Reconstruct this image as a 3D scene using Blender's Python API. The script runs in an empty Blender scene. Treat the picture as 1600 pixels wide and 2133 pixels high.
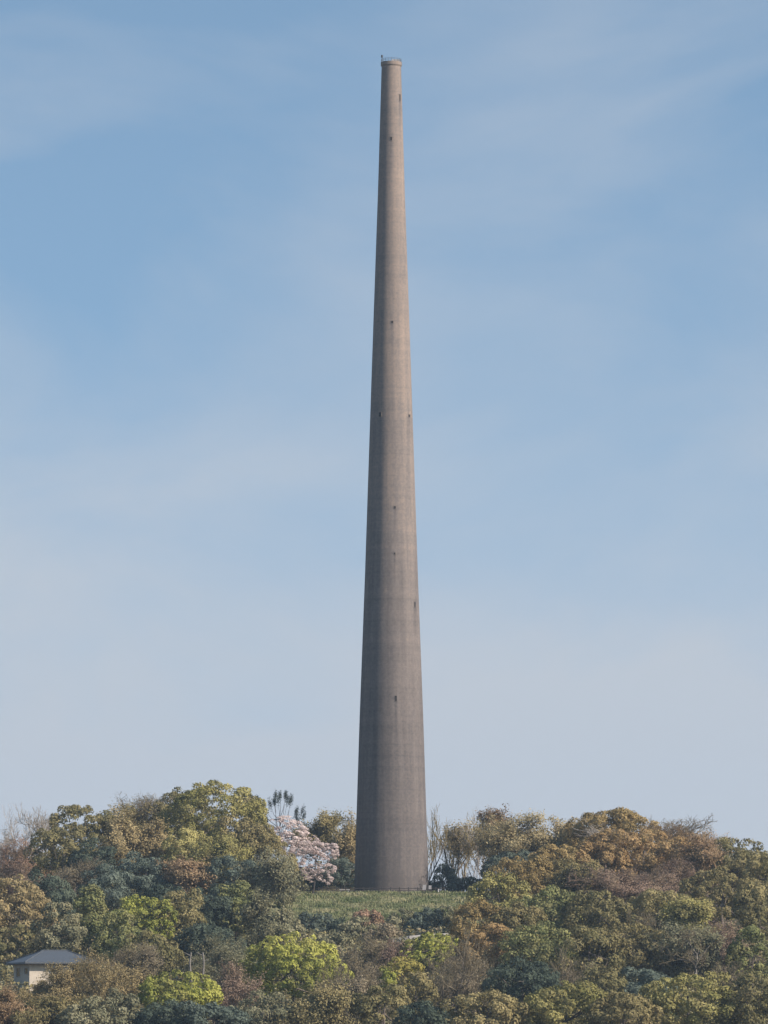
import bpy, math, random
import numpy as np
from mathutils import Vector, Matrix

# ------------------------------------------------------------------ camera
S = bpy.context.scene
COL = S.collection
R = math.radians
FPX, IW, IH = 10235.0, 1600.0, 2133.0
CZ, CY0, HORIZON = -22.0, -800.0, 2143.0
PITCH = math.atan((HORIZON - IH / 2) / FPX)
YAW = math.atan(15.5 / FPX)
cam_d = bpy.data.cameras.new('camera')
cam = bpy.data.objects.new('camera', cam_d); COL.objects.link(cam)
cam_d.sensor_fit = 'HORIZONTAL'; cam_d.sensor_width = 36.0
cam_d.lens = 36.0 * FPX / IW
cam_d.clip_start = 1.0; cam_d.clip_end = 20000
cam.location = (0, CY0, CZ)
cam.rotation_euler = (math.pi / 2 + PITCH, 0, YAW)
S.camera = cam
CAMM = cam.rotation_euler.to_matrix()
CAMP = Vector(cam.location)


def at(px, py, d):
    v = CAMM @ Vector(((px - IW / 2) / FPX, (IH / 2 - py) / FPX, -1.0))
    return CAMP + v * (d / v.y)


# ------------------------------------------------------------------ sun, sky, exposure
SUN_EL, SUN_AZ = R(35), (0.90, -0.44)       # the sun stands to the right, a little towards the camera
n_ = math.hypot(*SUN_AZ)
sdir = Vector((SUN_AZ[0] / n_ * math.cos(SUN_EL), SUN_AZ[1] / n_ * math.cos(SUN_EL), math.sin(SUN_EL)))
sun_d = bpy.data.lights.new('sun', 'SUN'); sun = bpy.data.objects.new('sun', sun_d); COL.objects.link(sun)
sun_d.energy = 2.6; sun_d.angle = R(0.5); sun_d.color = (1.0, 0.90, 0.80)
sun.rotation_euler = (-sdir).to_track_quat('-Z', 'Y').to_euler()
sun.location = (60, -60, 200)

W = bpy.data.worlds.new('World'); S.world = W; W.use_nodes = True
nt = W.node_tree; N, L = nt.nodes, nt.links
N.clear()
wo = N.new('ShaderNodeOutputWorld'); bg = N.new('ShaderNodeBackground'); bg.inputs[1].default_value = 0.079
tc = N.new('ShaderNodeTexCoord')
mp = N.new('ShaderNodeMapping'); mp.vector_type = 'POINT'
mp.inputs['Scale'].default_value = (1, 1, 1.05); mp.inputs['Location'].default_value = (0, 0, 0.25)
sky = N.new('ShaderNodeTexSky'); sky.sky_type = 'NISHITA'; sky.sun_disc = False
sky.sun_elevation = SUN_EL; sky.sun_rotation = math.atan2(sdir.x, sdir.y)
sky.air_density = 1.0; sky.dust_density = 0.6; sky.ozone_density = 1.4
L.new(tc.outputs['Generated'], mp.inputs['Vector']); L.new(mp.outputs[0], sky.inputs['Vector'])
CLX, CLZ = 101.91, 56.33
# thin veil of high cloud, thicker towards the horizon
mc = N.new('ShaderNodeMapping'); mc.inputs['Scale'].default_value = (9, 9, 20); mc.inputs['Rotation'].default_value = (0.0, R(-12), 0.0); mc.inputs['Location'].default_value = (CLX, 0, CLZ)
L.new(tc.outputs['Generated'], mc.inputs['Vector'])
nz = N.new('ShaderNodeTexNoise'); nz.inputs['Scale'].default_value = 1.0; nz.inputs['Detail'].default_value = 7
nz.inputs['Roughness'].default_value = 0.52; nz.inputs['Distortion'].default_value = 0.4
L.new(mc.outputs[0], nz.inputs['Vector'])
# (the soft noise is centred on zero, thickens the veil here and opens it there)
cr = N.new('ShaderNodeMath'); cr.operation = 'MULTIPLY_ADD'; cr.inputs[1].default_value = 1.65; cr.inputs[2].default_value = -0.825
L.new(nz.outputs['Fac'], cr.inputs[0])
sx = N.new('ShaderNodeSeparateXYZ'); L.new(tc.outputs['Generated'], sx.inputs[0])
el = N.new('ShaderNodeMapRange'); el.inputs['From Min'].default_value = 0.045; el.inputs['From Max'].default_value = 0.165
el.inputs['To Min'].default_value = 1.14; el.inputs['To Max'].default_value = 0.06
L.new(sx.outputs['Z'], el.inputs['Value'])
hi = N.new('ShaderNodeMapRange'); hi.inputs['From Min'].default_value = 0.20; hi.inputs['From Max'].default_value = 0.5
hi.inputs['To Min'].default_value = 0.0; hi.inputs['To Max'].default_value = 0.6
L.new(sx.outputs['Z'], hi.inputs['Value'])
ad0 = N.new('ShaderNodeMath'); ad0.operation = 'SUBTRACT'; L.new(el.outputs[0], ad0.inputs[0]); L.new(hi.outputs[0], ad0.inputs[1])
ad = N.new('ShaderNodeMath'); ad.operation = 'ADD'; ad.use_clamp = True
L.new(cr.outputs[0], ad.inputs[0]); L.new(ad0.outputs[0], ad.inputs[1])
mx = N.new('ShaderNodeMix'); mx.data_type = 'RGBA'
mx.inputs['B'].default_value = (2.78, 3.03, 3.38, 1)
hue = N.new('ShaderNodeMix'); hue.data_type = 'RGBA'; hue.blend_type = 'MULTIPLY'; hue.inputs['Factor'].default_value = 1.0
hue.inputs['B'].default_value = (0.98, 1.025, 0.92, 1); L.new(sky.outputs[0], hue.inputs['A'])
L.new(ad.outputs[0], mx.inputs['Factor']); L.new(hue.outputs['Result'], mx.inputs['A'])
L.new(mx.outputs['Result'], bg.inputs[0]); L.new(bg.outputs[0], wo.inputs[0])

S.view_settings.view_transform = 'Standard'; S.view_settings.look = 'None'
S.view_settings.exposure = 1.3; S.view_settings.gamma = 1.0
S.render.engine = 'CYCLES'
S.cycles.max_bounces = 6; S.cycles.diffuse_bounces = 3; S.cycles.transmission_bounces = 2
S.cycles.volume_bounces = 0
S.render.filter_size = 2.3
HAZE = 0.00009


# ------------------------------------------------------------------ helpers
def lin(c):
    return tuple(((v / 255) / 12.92 if v / 255 <= 0.04045 else ((v / 255 + 0.055) / 1.055) ** 2.4) for v in c)


def new_mat(name):
    m = bpy.data.materials.new(name); m.use_nodes = True
    m.node_tree.nodes.clear()
    o = m.node_tree.nodes.new('ShaderNodeOutputMaterial')
    return m, m.node_tree.nodes, m.node_tree.links, o


def simple_mat(name, c, rough=0.7, vary=0.25, scale=2.0, metallic=0.0):
    m, N, L, o = new_mat(name)
    p = N.new('ShaderNodeBsdfPrincipled'); p.inputs['Roughness'].default_value = rough; p.inputs['Metallic'].default_value = metallic
    t = N.new('ShaderNodeTexCoord'); z = N.new('ShaderNodeTexNoise'); z.inputs['Scale'].default_value = scale; z.inputs['Detail'].default_value = 5
    L.new(t.outputs['Object'], z.inputs['Vector'])
    r = N.new('ShaderNodeValToRGB'); r.color_ramp.elements[0].position = 0.3; r.color_ramp.elements[1].position = 0.7
    r.color_ramp.elements[0].color = (*[v * (1 - vary) for v in c], 1); r.color_ramp.elements[1].color = (*[min(1, v * (1 + vary)) for v in c], 1)
    L.new(z.outputs['Fac'], r.inputs[0]); L.new(r.outputs[0], p.inputs['Base Color']); L.new(p.outputs[0], o.inputs[0])
    return m


def mesh_np(name, verts, faces4, mat_index=None, tint=None, smooth=False):
    """mesh from an (n,3) array and an (m,4) array of quads"""
    me = bpy.data.meshes.new(name)
    nv, nf = len(verts), len(faces4)
    me.vertices.add(nv); me.vertices.foreach_set('co', np.ascontiguousarray(verts, dtype=np.float32).ravel())
    me.loops.add(nf * 4); me.loops.foreach_set('vertex_index', np.ascontiguousarray(faces4, dtype=np.int32).ravel())
    me.polygons.add(nf)
    me.polygons.foreach_set('loop_start', np.arange(0, nf * 4, 4, dtype=np.int32))
    try:
        me.polygons.foreach_set('loop_total', np.full(nf, 4, dtype=np.int32))
    except Exception:
        pass
    if mat_index is not None:
        me.polygons.foreach_set('material_index', np.ascontiguousarray(mat_index, dtype=np.int32))
    if smooth:
        me.polygons.foreach_set('use_smooth', np.ones(nf, dtype=bool))
    if tint is not None:                                  # one value pair per face
        a = me.attributes.new('tint', 'FLOAT_COLOR', 'FACE')
        c = np.zeros((nf, 4), np.float32); c[:, :2] = tint; c[:, 3] = 1
        a.data.foreach_set('color', c.ravel())
    me.update(calc_edges=True); me.validate()
    return me


class MB:
    """collects boxes, prisms and tubes and links them as one mesh object"""
    def __init__(self): self.v = []; self.f = []
    def add(self, vs, fs):
        b = len(self.v); self.v += [tuple(p) for p in vs]; self.f += [tuple(i + b for i in q) for q in fs]
    def box(self, c, s, M=None):
        x, y, z = s[0] / 2, s[1] / 2, s[2] / 2
        vs = [Vector((a * x, b * y, e * z)) for a in (-1, 1) for b in (-1, 1) for e in (-1, 1)]
        vs = [((M @ p) if M else p) + Vector(c) for p in vs]
        self.add(vs, [(0, 1, 3, 2), (4, 6, 7, 5), (0, 4, 5, 1), (2, 3, 7, 6), (0, 2, 6, 4), (1, 5, 7, 3)])
    def tube(self, p0, p1, r0, r1, n=8):
        p0, p1 = Vector(p0), Vector(p1); d = (p1 - p0).normalized()
        a = d.orthogonal().normalized(); b = d.cross(a)
        vs = []
        for p, r in ((p0, r0), (p1, r1)):
            vs += [p + (a * math.cos(2 * math.pi * k / n) + b * math.sin(2 * math.pi * k / n)) * r for k in range(n)]
        fs = [(k, (k + 1) % n, n + (k + 1) % n, n + k) for k in range(n)] + [tuple(range(n - 1, -1, -1)), tuple(range(n, 2 * n))]
        self.add(vs, fs)
    def lathe(self, prof, n=64):
        vs = [(r * math.cos(2 * math.pi * k / n), r * math.sin(2 * math.pi * k / n), z) for r, z in prof for k in range(n)]
        fs = [(i * n + k, i * n + (k + 1) % n, (i + 1) * n + (k + 1) % n, (i + 1) * n + k) for i in range(len(prof) - 1) for k in range(n)]
        self.add(vs, fs)
    def build(self, name, mat, parent=None, smooth=False, loc=None):
        me = bpy.data.meshes.new(name); me.from_pydata(self.v, [], self.f)
        if smooth:
            for p in me.polygons: p.use_smooth = True
        me.update(); me.materials.append(mat)
        o = bpy.data.objects.new(name, me); COL.objects.link(o)
        if parent is not None: o.parent = parent
        if loc is not None: o.location = loc
        return o


def tag(o, label=None, cat=None, group=None, kind=None):
    for k, v in (('label', label), ('category', cat), ('group', group), ('kind', kind)):
        if v: o[k] = v
    return o


def empty(name, loc, rz=0.0):
    o = bpy.data.objects.new(name, None); COL.objects.link(o); o.location = loc; o.rotation_euler = (0, 0, rz)
    o.empty_display_size = 0.5
    return o


def link(name, me, parent=None):
    o = bpy.data.objects.new(name, me); COL.objects.link(o)
    if parent is not None: o.parent = parent
    return o


# ------------------------------------------------------------------ foliage materials
LEAFK = 1.48


def nm_blossom(n): return n.endswith(('blossom', 'lawn', 'pine', 'deepshade', 'teal', 'paletwig'))


def leaf_mat(name, a, b, c, k=LEAFK, trans=0.28):
    m, N, L, o = new_mat(name)
    at_ = N.new('ShaderNodeAttribute'); at_.attribute_name = 'tint'
    sp = N.new('ShaderNodeSeparateColor'); L.new(at_.outputs['Color'], sp.inputs[0])
    m1 = N.new('ShaderNodeMath'); m1.operation = 'MULTIPLY'; m1.inputs[1].default_value = 0.7
    m2 = N.new('ShaderNodeMath'); m2.operation = 'MULTIPLY_ADD'; m2.inputs[1].default_value = 0.3
    L.new(sp.outputs[0], m1.inputs[0]); L.new(sp.outputs[1], m2.inputs[0]); L.new(m1.outputs[0], m2.inputs[2])
    r = N.new('ShaderNodeValToRGB'); e = r.color_ramp.elements
    e[0].position = 0.15; e[1].position = 0.5; e2 = e.new(0.88)
    for q, col in ((e[0], a), (e[1], b), (e2, c)):
        q.color = (*[v * k for v in lin(col)], 1)
    L.new(m2.outputs[0], r.inputs[0])
    tco = N.new('ShaderNodeTexCoord'); dn = N.new('ShaderNodeTexNoise'); dn.inputs['Scale'].default_value = 0.32; dn.inputs['Detail'].default_value = 3
    L.new(tco.outputs['Object'], dn.inputs['Vector'])
    dr = N.new('ShaderNodeMapRange'); dr.inputs['From Min'].default_value = 0.42; dr.inputs['From Max'].default_value = 0.68; dr.inputs['To Max'].default_value = 0.5
    L.new(dn.outputs['Fac'], dr.inputs['Value'])
    dm = N.new('ShaderNodeMix'); dm.data_type = 'RGBA'; dm.inputs['B'].default_value = (*[v * k * 0.9 for v in (lin(c) if nm_blossom(name) else lin((118, 108, 78)))], 1)
    L.new(dr.outputs[0], dm.inputs['Factor']); L.new(r.outputs[0], dm.inputs['A']); r = dm
    d = N.new('ShaderNodeBsdfDiffuse'); t = N.new('ShaderNodeBsdfTranslucent'); mxs = N.new('ShaderNodeMixShader'); mxs.inputs[0].default_value = trans
    L.new(r.outputs['Result'], d.inputs[0]); L.new(r.outputs['Result'], t.inputs[0])
    L.new(d.outputs[0], mxs.inputs[1]); L.new(t.outputs[0], mxs.inputs[2]); L.new(mxs.outputs[0], o.inputs[0])
    return m


PAL = {}
DESAT = 0.30
for nm, a, b, c in [
    ('deepshade', (40, 52, 46), (60, 72, 58), (88, 98, 76)),  # darkened so the colour itself carries the deep shade of the hollows
    ('evergreen', (72, 78, 50), (104, 104, 66), (140, 134, 88)),
    ('green',     (70, 86, 52), (102, 114, 66), (142, 148, 88)),
    ('olive',     (78, 78, 50), (112, 108, 68), (146, 138, 92)),
    ('sunolive',  (88, 94, 48), (124, 126, 66), (160, 158, 92)),
    ('lime',      (84, 96, 50), (124, 138, 48), (160, 168, 68)),
    ('yellow', (104, 104, 44), (142, 140, 58), (178, 172, 86)),
    ('tan', (104, 94, 64), (134, 123, 84), (164, 151, 108)),
    ('orange', (108, 88, 54), (136, 112, 70), (166, 142, 96)),
    ('rust', (100, 84, 62), (126, 104, 78), (152, 130, 100)),
    ('mauve',     (92, 78, 72), (120, 102, 92), (146, 126, 114)),
    ('grey',      (88, 84, 72), (114, 108, 92), (142, 134, 114)),
    ('greygreen', (74, 82, 66), (104, 110, 86), (138, 140, 112)),
    ('teal', (58, 68, 60), (78, 90, 76), (106, 116, 98)),
    ('red', (108, 82, 70), (134, 106, 90), (158, 132, 114)),
    ('blossom', (146, 124, 118), (180, 158, 151), (204, 186, 179)),
    ('hazytan',   (112, 108, 78), (142, 134, 98), (168, 158, 118)),  # lightened: distance haze put into the colour of the farther trees
    ('ochre',     (96, 86, 50), (128, 112, 66), (160, 142, 92)),
    ('pine',      (46, 56, 56), (64, 74, 70), (86, 94, 86)),
    ('paletwig',  (132, 120, 106), (164, 150, 134), (190, 178, 162)),
]:
    if nm not in ('teal', 'deepshade', 'blossom', 'pine', 'paletwig'): a, b, c = [(q[0] * 1.07, q[1] * 1.0, q[2] * 0.90) for q in (a, b, c)]
    a, b, c = [tuple(v * (1 - DESAT) + (sum(q) / 3) * DESAT for v in q) for q in (a, b, c)]
    PAL[nm] = leaf_mat('foliage_' + nm, a, b, c)
BARK = simple_mat('bark_grey', (0.13, 0.105, 0.085), 0.9, 0.35, 3.0)
BARKD = simple_mat('bark_dark', (0.055, 0.045, 0.04), 0.9, 0.35, 3.0)
BARKG = simple_mat('bark_weathered', (0.2, 0.18, 0.155), 0.9, 0.25, 3.0)
BARKP = simple_mat('bark_pale', (0.30, 0.26, 0.22), 0.9, 0.25, 3.0)


# ------------------------------------------------------------------ foliage geometry (numpy)
def unit(v): return v / np.maximum(np.linalg.norm(v, axis=-1, keepdims=True), 1e-9)


def sphere_dirs(n, g): return unit(g.normal(size=(n, 3)))


def leaf_quads(c, nrm, size, g, aspect=0.6):
    """diamond leaf sprays at c facing nrm"""
    n = len(c)
    t = unit(np.cross(nrm, sphere_dirs(n, g))); b = np.cross(nrm, t)
    s = np.asarray(size).reshape(-1, 1)
    k = g.uniform(0.7, 1.0, (n, 1))
    v = np.stack([c - t * s, c - b * s * aspect * k, c + t * s, c + b * s * aspect], 1)
    v += nrm[:, None, :] * (s[:, None, :] * g.uniform(-0.25, 0.25, (n, 4, 1)))
    return v.reshape(-1, 3), np.arange(4 * n).reshape(-1, 4)


def lobe_fn(g, n=9, amp=0.16, sharp=5.0):
    d = sphere_dirs(n, g); a = g.uniform(-0.6, 1.0, n) * amp
    return lambda u: 1 + (np.exp(sharp * (u @ d.T - 1)) * a).sum(1)


def dome_crown(w, h, dp, g, clump=0.85, leaf=0.24, dens=1.0, low=-0.75, gap=0.0, flat=0.72, lobes=0.46):
    """crown of leaf clumps spread through an uneven dome centred on the origin"""
    rx, ry, rz = w / 2, dp / 2, h / 2
    clump = min(clump, 0.42 * min(rx, rz) + 0.12)
    area = 4 * math.pi * (((rx * ry) ** 1.6 + (rx * rz) ** 1.6 + (ry * rz) ** 1.6) / 3) ** (1 / 1.6)
    n = max(12, int(area * 0.95 / (clump * clump * 2.3)))
    u = sphere_dirs(int(n * 2.2), g); u = u[u[:, 2] > low][:n]
    lf = lobe_fn(g, amp=lobes)
    rad = lf(u) * np.where(g.random(len(u)) < 0.66, g.uniform(0.86, 1.0, len(u)), g.uniform(0.45, 0.85, len(u)))
    cc = u * rad[:, None] * np.array([max(rx - clump * .6, rx * .5), max(ry - clump * .6, ry * .5), max(rz - clump * .5, rz * .5)])
    if gap > 0:
        keep = g.random(len(cc)) > gap; cc = cc[keep]; u = u[keep]
    rc = clump * g.uniform(0.62, 1.3, len(cc))
    ct = np.clip(0.5 + 0.5 * (lobe_fn(g, 7, 0.9, 4.0)(u) - 1) + g.uniform(-0.2, 0.2, len(cc)), 0, 1)
    per = np.maximum(8, (dens * 3.3 * (rc / leaf) ** 2).astype(int))
    idx = np.repeat(np.arange(len(cc)), per)
    dirs = sphere_dirs(len(idx), g)
    out = unit(u[idx] + np.array([0, 0, 0.45]))
    dirs = unit(dirs + out * 0.75)
    rr = rc[idx] * g.uniform(0.72, 1.08, len(idx))
    p = cc[idx] + dirs * rr[:, None] * np.array([1, 1, flat])
    nrm = unit(dirs + g.normal(size=dirs.shape) * 0.32)
    lo, hi = np.percentile(p, 0.8, axis=0), np.percentile(p, 99.2, axis=0)      # fit the leaves to the crown's size
    k = np.array([w, dp, h]) / np.maximum(hi - lo, 1e-3); k = np.clip(k, 0.6, 1.6); mid = (lo + hi) / 2
    p = (p - mid) * k; cc = (cc - mid) * k
    sz = leaf * g.uniform(0.7, 1.35, len(idx))
    v, f = leaf_quads(p, nrm, sz, g)
    tint = np.stack([ct[idx], g.random(len(idx))], 1)
    return v, f, tint, cc


def frusta(p0, p1, r0, r1, n):
    """open tapered tubes, vectorised"""
    d = unit(p1 - p0)
    ref = np.where(np.abs(d[:, 2:3]) > 0.9, np.array([[1.0, 0, 0]]), np.array([[0, 0, 1.0]]))
    a = unit(np.cross(d, ref)); b = np.cross(d, a)
    k = np.arange(n) * 2 * math.pi / n
    ring = a[:, None, :] * np.cos(k)[None, :, None] + b[:, None, :] * np.sin(k)[None, :, None]
    v = np.concatenate([p0[:, None] + ring * r0[:, None, None], p1[:, None] + ring * r1[:, None, None]], 1)
    m = len(p0); base = (np.arange(m) * 2 * n)[:, None]
    q = np.stack([np.array([i, (i + 1) % n, n + (i + 1) % n, n + i]) for i in range(n)])
    f = (base[:, :, None] + q[None]).reshape(-1, 4)
    return v.reshape(-1, 3), f


def grow(g, levels, spread=0.75, up=0.25, wob=0.18, first=0.32):
    """branching skeleton in a unit tree of height 1; returns rows of p0, p1, r0, r1, level"""
    segs = []
    cur = [(np.zeros(3), np.array([g.normal() * .08, g.normal() * .08, 1.0]), 0.55, 0.028)]
    for lv, (kids, lenk, radk) in enumerate(levels):
        nxt = []
        for p, d, ln, r in cur:
            steps = 4 if lv == 0 else (3 if lv < 3 else 2)
            q = p.copy(); dd = d / np.linalg.norm(d); pts = [q.copy()]
            for s in range(steps):
                dd = dd + g.normal(size=3) * wob + np.array([0, 0, up * (0.3 if lv else 0)]); dd /= np.linalg.norm(dd)
                q2 = q + dd * ln / steps
                r0 = r * (1 - 0.55 * s / steps); r1 = r * (1 - 0.55 * (s + 1) / steps)
                segs.append(np.concatenate([q, q2, [r0, r1, lv]])); q = q2; pts.append(q.copy())
            for k in range(kids):
                tpos = (first + (1 - first) * (k + g.random()) / kids) if lv == 0 else (0.25 + 0.75 * (k + g.random()) / kids)
                j = min(int(tpos * steps), steps - 1); fr = tpos * steps - j
                s0 = pts[j] + (pts[j + 1] - pts[j]) * fr
                nd = dd * 0.75 + g.normal(size=3) * spread; nd[2] += up; nd /= np.linalg.norm(nd)
                nxt.append((s0, nd, ln * lenk * g.uniform(0.75, 1.2), r * radk))
        cur = nxt
    return np.array(segs)


def make_trunk(h, crown_pts, g, r):
    """tapered trunk from z=0 up into the crown with limbs reaching for the clumps"""
    P0, P1, A, B = [], [], [], []
    q = np.array([0.0, 0, -0.5]); d = np.array([g.normal() * .06, g.normal() * .06, 1.0])
    st = 6; H = h; pts = [q]
    for s in range(st):
        dd = d + np.array([g.normal() * .10, g.normal() * .10, 0]); dd /= np.linalg.norm(dd)
        q2 = q + dd * (H + 0.5) / st
        P0.append(q); P1.append(q2); A.append(r * (1.35 if s == 0 else 1 - .62 * s / st)); B.append(r * (1 - .62 * (s + 1) / st)); q = q2; pts.append(q)
    for c in crown_pts:
        j = g.integers(2, st); s0 = pts[j] * 0.5 + pts[j + 1] * 0.5 if j < st else pts[j]
        m = s0 * 0.45 + c * 0.55 + np.array([0, 0, -0.12 * np.linalg.norm(c - s0)]) + g.normal(size=3) * 0.2
        P0 += [s0, m]; P1 += [m, c]; A += [r * .45, r * .28]; B += [r * .28, r * .08]
    return frusta(np.array(P0), np.array(P1), np.array(A), np.array(B), 7)


TREES = []          # (x, y, z of the crown's underside) for the terrain
PENDING = []
SEED = [100]


def depth_of(row):
    return float(np.interp(row, [1690, 1740, 1800, 1850, 1900, 1950, 2000, 2050, 2100, 2150], [800, 792, 772, 752, 724, 695, 668, 642, 618, 598]))


def tree(kind, cx, cy, w, h, pal, label, d=None, name=None, cat='tree', group=None, lift=None, dens=1.0, gap=0.0, clump=None, lean=0.0, bark=None, leaf=None):
    d = d or depth_of(cy + h * 0.25)
    c = at(cx, cy, d); m = d / FPX
    W_, H_ = w * m * 1.16, h * m * 1.06
    z0 = c.z - H_ / 2 - (lift if lift is not None else 1.6)
    TREES.append((c.x, c.y, z0))
    PENDING.append(dict(kind=kind, c=c, W=W_, H=H_, pal=pal, label=label, name=name, cat=cat, group=group, dens=dens, gap=gap, clump=clump, lean=lean, bark=bark, leaf=leaf))


def build_tree(t, ground):
    SEED[0] += 1; g = np.random.default_rng(SEED[0])
    c, W_, H_ = t['c'], t['W'], t['H']
    gz = ground(c.x, c.y)
    kind = t['kind']
    names = {'dome': 'broadleaf_tree', 'airy': 'leafing_tree', 'bare': 'bare_tree', 'brush': 'twiggy_tree', 'pine': 'pine_tree', 'cherry': 'cherry_tree', 'shrub': 'shrub'}
    groups = {'dome': 'leafy trees on the hill', 'airy': 'trees in young leaf on the hill', 'bare': 'bare trees on the hill', 'brush': 'twiggy trees on the hill',
              'cherry': 'cherry trees in blossom', 'shrub': 'shrubs on the open slope', 'pine': None}
    root = empty(t['name'] or names[kind], (c.x, c.y, gz))
    tag(root, t['label'], t['cat'], t['group'] or groups[kind])
    hc = max(c.z - gz, H_ * 0.5)                       # crown centre above the root
    off = np.array([0, 0, hc])
    pal = PAL[t['pal']]
    if kind in ('dome', 'shrub', 'cherry'):
        kw = dict(clump=t['clump'] or 1.0, leaf=t['leaf'] or 0.19, dens=t['dens'], gap=t['gap'])
        if kind == 'cherry': kw.update(clump=t['clump'] or 0.5, leaf=0.10, flat=0.5, lobes=0.45, low=-0.9)
        if kind == 'shrub': kw.update(low=-0.3, clump=t['clump'] or 0.55, leaf=t['leaf'] or 0.2)
        v, f, tint, cc = dome_crown(W_, H_, max(W_ * 0.92, H_ * 0.6), g, **kw)
        if t['lean']:
            v[:, 0] += v[:, 2] * t['lean']; cc[:, 0] += cc[:, 2] * t['lean']
        me = mesh_np('crown', v + off, f, tint=tint); me.materials.append(pal)
        link('crown', me, root)
        pick = cc[g.choice(len(cc), min(len(cc), 7), replace=False)] * 0.85 + off
        r = max(0.07, 0.028 * W_)
        tv, tf = make_trunk(hc + H_ * 0.12, pick, g, r)
        tm = mesh_np('trunk', tv, tf, smooth=True); tm.materials.append(t['bark'] or (BARKD if kind == 'cherry' else BARK))
        link('trunk', tm, root)
    elif kind in ('bare', 'brush', 'airy'):
        lev = {'bare': [(8, .62, .55), (5, .6, .55), (5, .6, .55), (4, .55, .6), (0, 0, 0)],
               'brush': [(11, .6, .5), (6, .62, .5), (6, .6, .55), (6, .6, .6), (0, 0, 0)],
               'airy': [(9, .62, .52), (5, .6, .52), (5, .6, .55), (4, .55, .6), (0, 0, 0)]}[kind]
        if kind == 'bare' and t['dens'] >= 2: lev = [(7, .62, .55), (4, .6, .55), (4, .6, .5), (3, .55, .6), (0, 0, 0)]
        s = grow(g, lev, spread=0.5 if kind == 'bare' else 0.62, up=0.28)
        pts = np.concatenate([s[:, 0:3], s[:, 3:6]])
        big = s[:, 8] >= 2
        tops = s[big][:, 3:6]
        lo, hi = np.percentile(tops, 1.5, axis=0), np.percentile(tops, 98.5, axis=0)
        sc = np.array([W_ / (hi[0] - lo[0]), W_ * 0.95 / (hi[1] - lo[1]), 1.0]); ce = (lo + hi) / 2
        zt = hc + H_ / 2
        zb = max(hc - H_ / 2, 0.2)
        def warp(p):
            q = np.empty_like(p)
            k = np.clip(p[:, 2] / max(lo[2], 1e-3), 0, 1)          # foot of the trunk stays at the root
            q[:, 0] = (p[:, 0] - ce[0] * k) * (sc[0] * k + 2.0 * (1 - k)); q[:, 1] = (p[:, 1] - ce[1] * k) * (sc[1] * k + 2.0 * (1 - k))
            q[:, 2] = np.where(p[:, 2] < lo[2], p[:, 2] / max(lo[2], 1e-3) * zb, zb + (p[:, 2] - lo[2]) / (hi[2] - lo[2]) * (zt - zb))
            return q
        p0, p1 = warp(s[:, 0:3].copy()), warp(s[:, 3:6].copy())
        rs = max(0.12, 0.026 * W_) * (1.6 if t['dens'] >= 2 and kind == 'bare' else 0.9) / 0.028
        minr = 0.02 if kind != 'bare' else 0.024
        r0, r1 = np.maximum(s[:, 6] * rs, minr), np.maximum(s[:, 7] * rs, minr * .8)
        lv = s[:, 8]
        a = lv <= 1
        tv, tf = frusta(p0[a], p1[a], r0[a], r1[a], 6)
        tm = mesh_np('trunk', tv, tf, smooth=True); tm.materials.append(t['bark'] or BARK); link('trunk', tm, root)
        b = ~a
        cv, cf = frusta(p0[b], p1[b], r0[b], r1[b], 3)
        mi = np.zeros(len(cf), int)
        tint = np.stack([np.repeat(g.uniform(0.1, .7, b.sum()), 3), g.random(len(cf))], 1)
        tips = p1[lv >= 3]
        nl = {'bare': 1, 'brush': 2, 'airy': 7}[kind]; nl = max(1, int(nl * t['dens']))
        lp = np.repeat(tips, nl, 0); lp = lp + g.normal(size=lp.shape) * (0.22 if kind != 'airy' else 0.38)
        ls = (t['leaf'] or {'bare': 0.05, 'brush': 0.10, 'airy': 0.17}[kind]) * g.uniform(0.6, 1.4, len(lp))
        out = unit(lp - off) + np.array([0, 0, 0.3])
        lvv, lff = leaf_quads(lp, unit(out + g.normal(size=lp.shape) * 0.55), ls, g)
        uu = unit(lp - off)
        lt = np.stack([np.clip(0.5 + 0.5 * (lobe_fn(g, 7, 0.9, 4.0)(uu) - 1) + g.uniform(-.25, .25, len(lp)), 0, 1), g.random(len(lp))], 1)
        v = np.concatenate([cv, lvv]); f = np.concatenate([cf, lff + len(cv)])
        me = mesh_np('crown', v, f, mat_index=np.concatenate([mi, np.ones(len(lff), int)]), tint=np.concatenate([tint, lt]))
        me.materials.append(PAL['paletwig'] if t['bark'] is BARKP else pal if kind == 'brush' or t['dens'] >= 2 else PAL['grey']); me.materials.append(pal)
        link('crown', me, root)
    elif kind == 'pine':
        V, F, T = [], [], []; nb = 0; tips = []
        for k in range(24):
            a = (k + .5) / 24 * 2 - 1; a = a + g.normal() * 0.08
            yy = g.uniform(-.4, .4) * W_
            zz = H_ * (0.44 - 0.26 * abs(a) ** 1.8 - g.random() * 0.66)
            tip = np.array([a * W_ / 2, yy, zz]); tips.append(tip + off + np.array([0, 0, -.2]))
            n = 230; dd = sphere_dirs(n, g)
            p = tip + dd * np.array([0.42, .42, 1.15]) * g.uniform(.2, 1, (n, 1)) * g.uniform(.7, 1.25); p[:, 0] += (p[:, 2] - zz) * a * .3
            v, f = leaf_quads(p + off, unit(dd + g.normal(size=dd.shape) * .6), 0.13 * g.uniform(.6, 1.3, n), g, .3)
            V.append(v); F.append(f + nb); nb += len(v); T.append(g.random((n, 2)))
        me = mesh_np('crown', np.concatenate(V), np.concatenate(F), tint=np.concatenate(T)); me.materials.append(pal); link('crown', me, root)
        tv, tf = make_trunk(hc - H_ * .15, tips, g, 0.13)
        tm = mesh_np('trunk', tv, tf, smooth=True); tm.materials.append(BARKD); link('trunk', tm, root)
    return root


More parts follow.
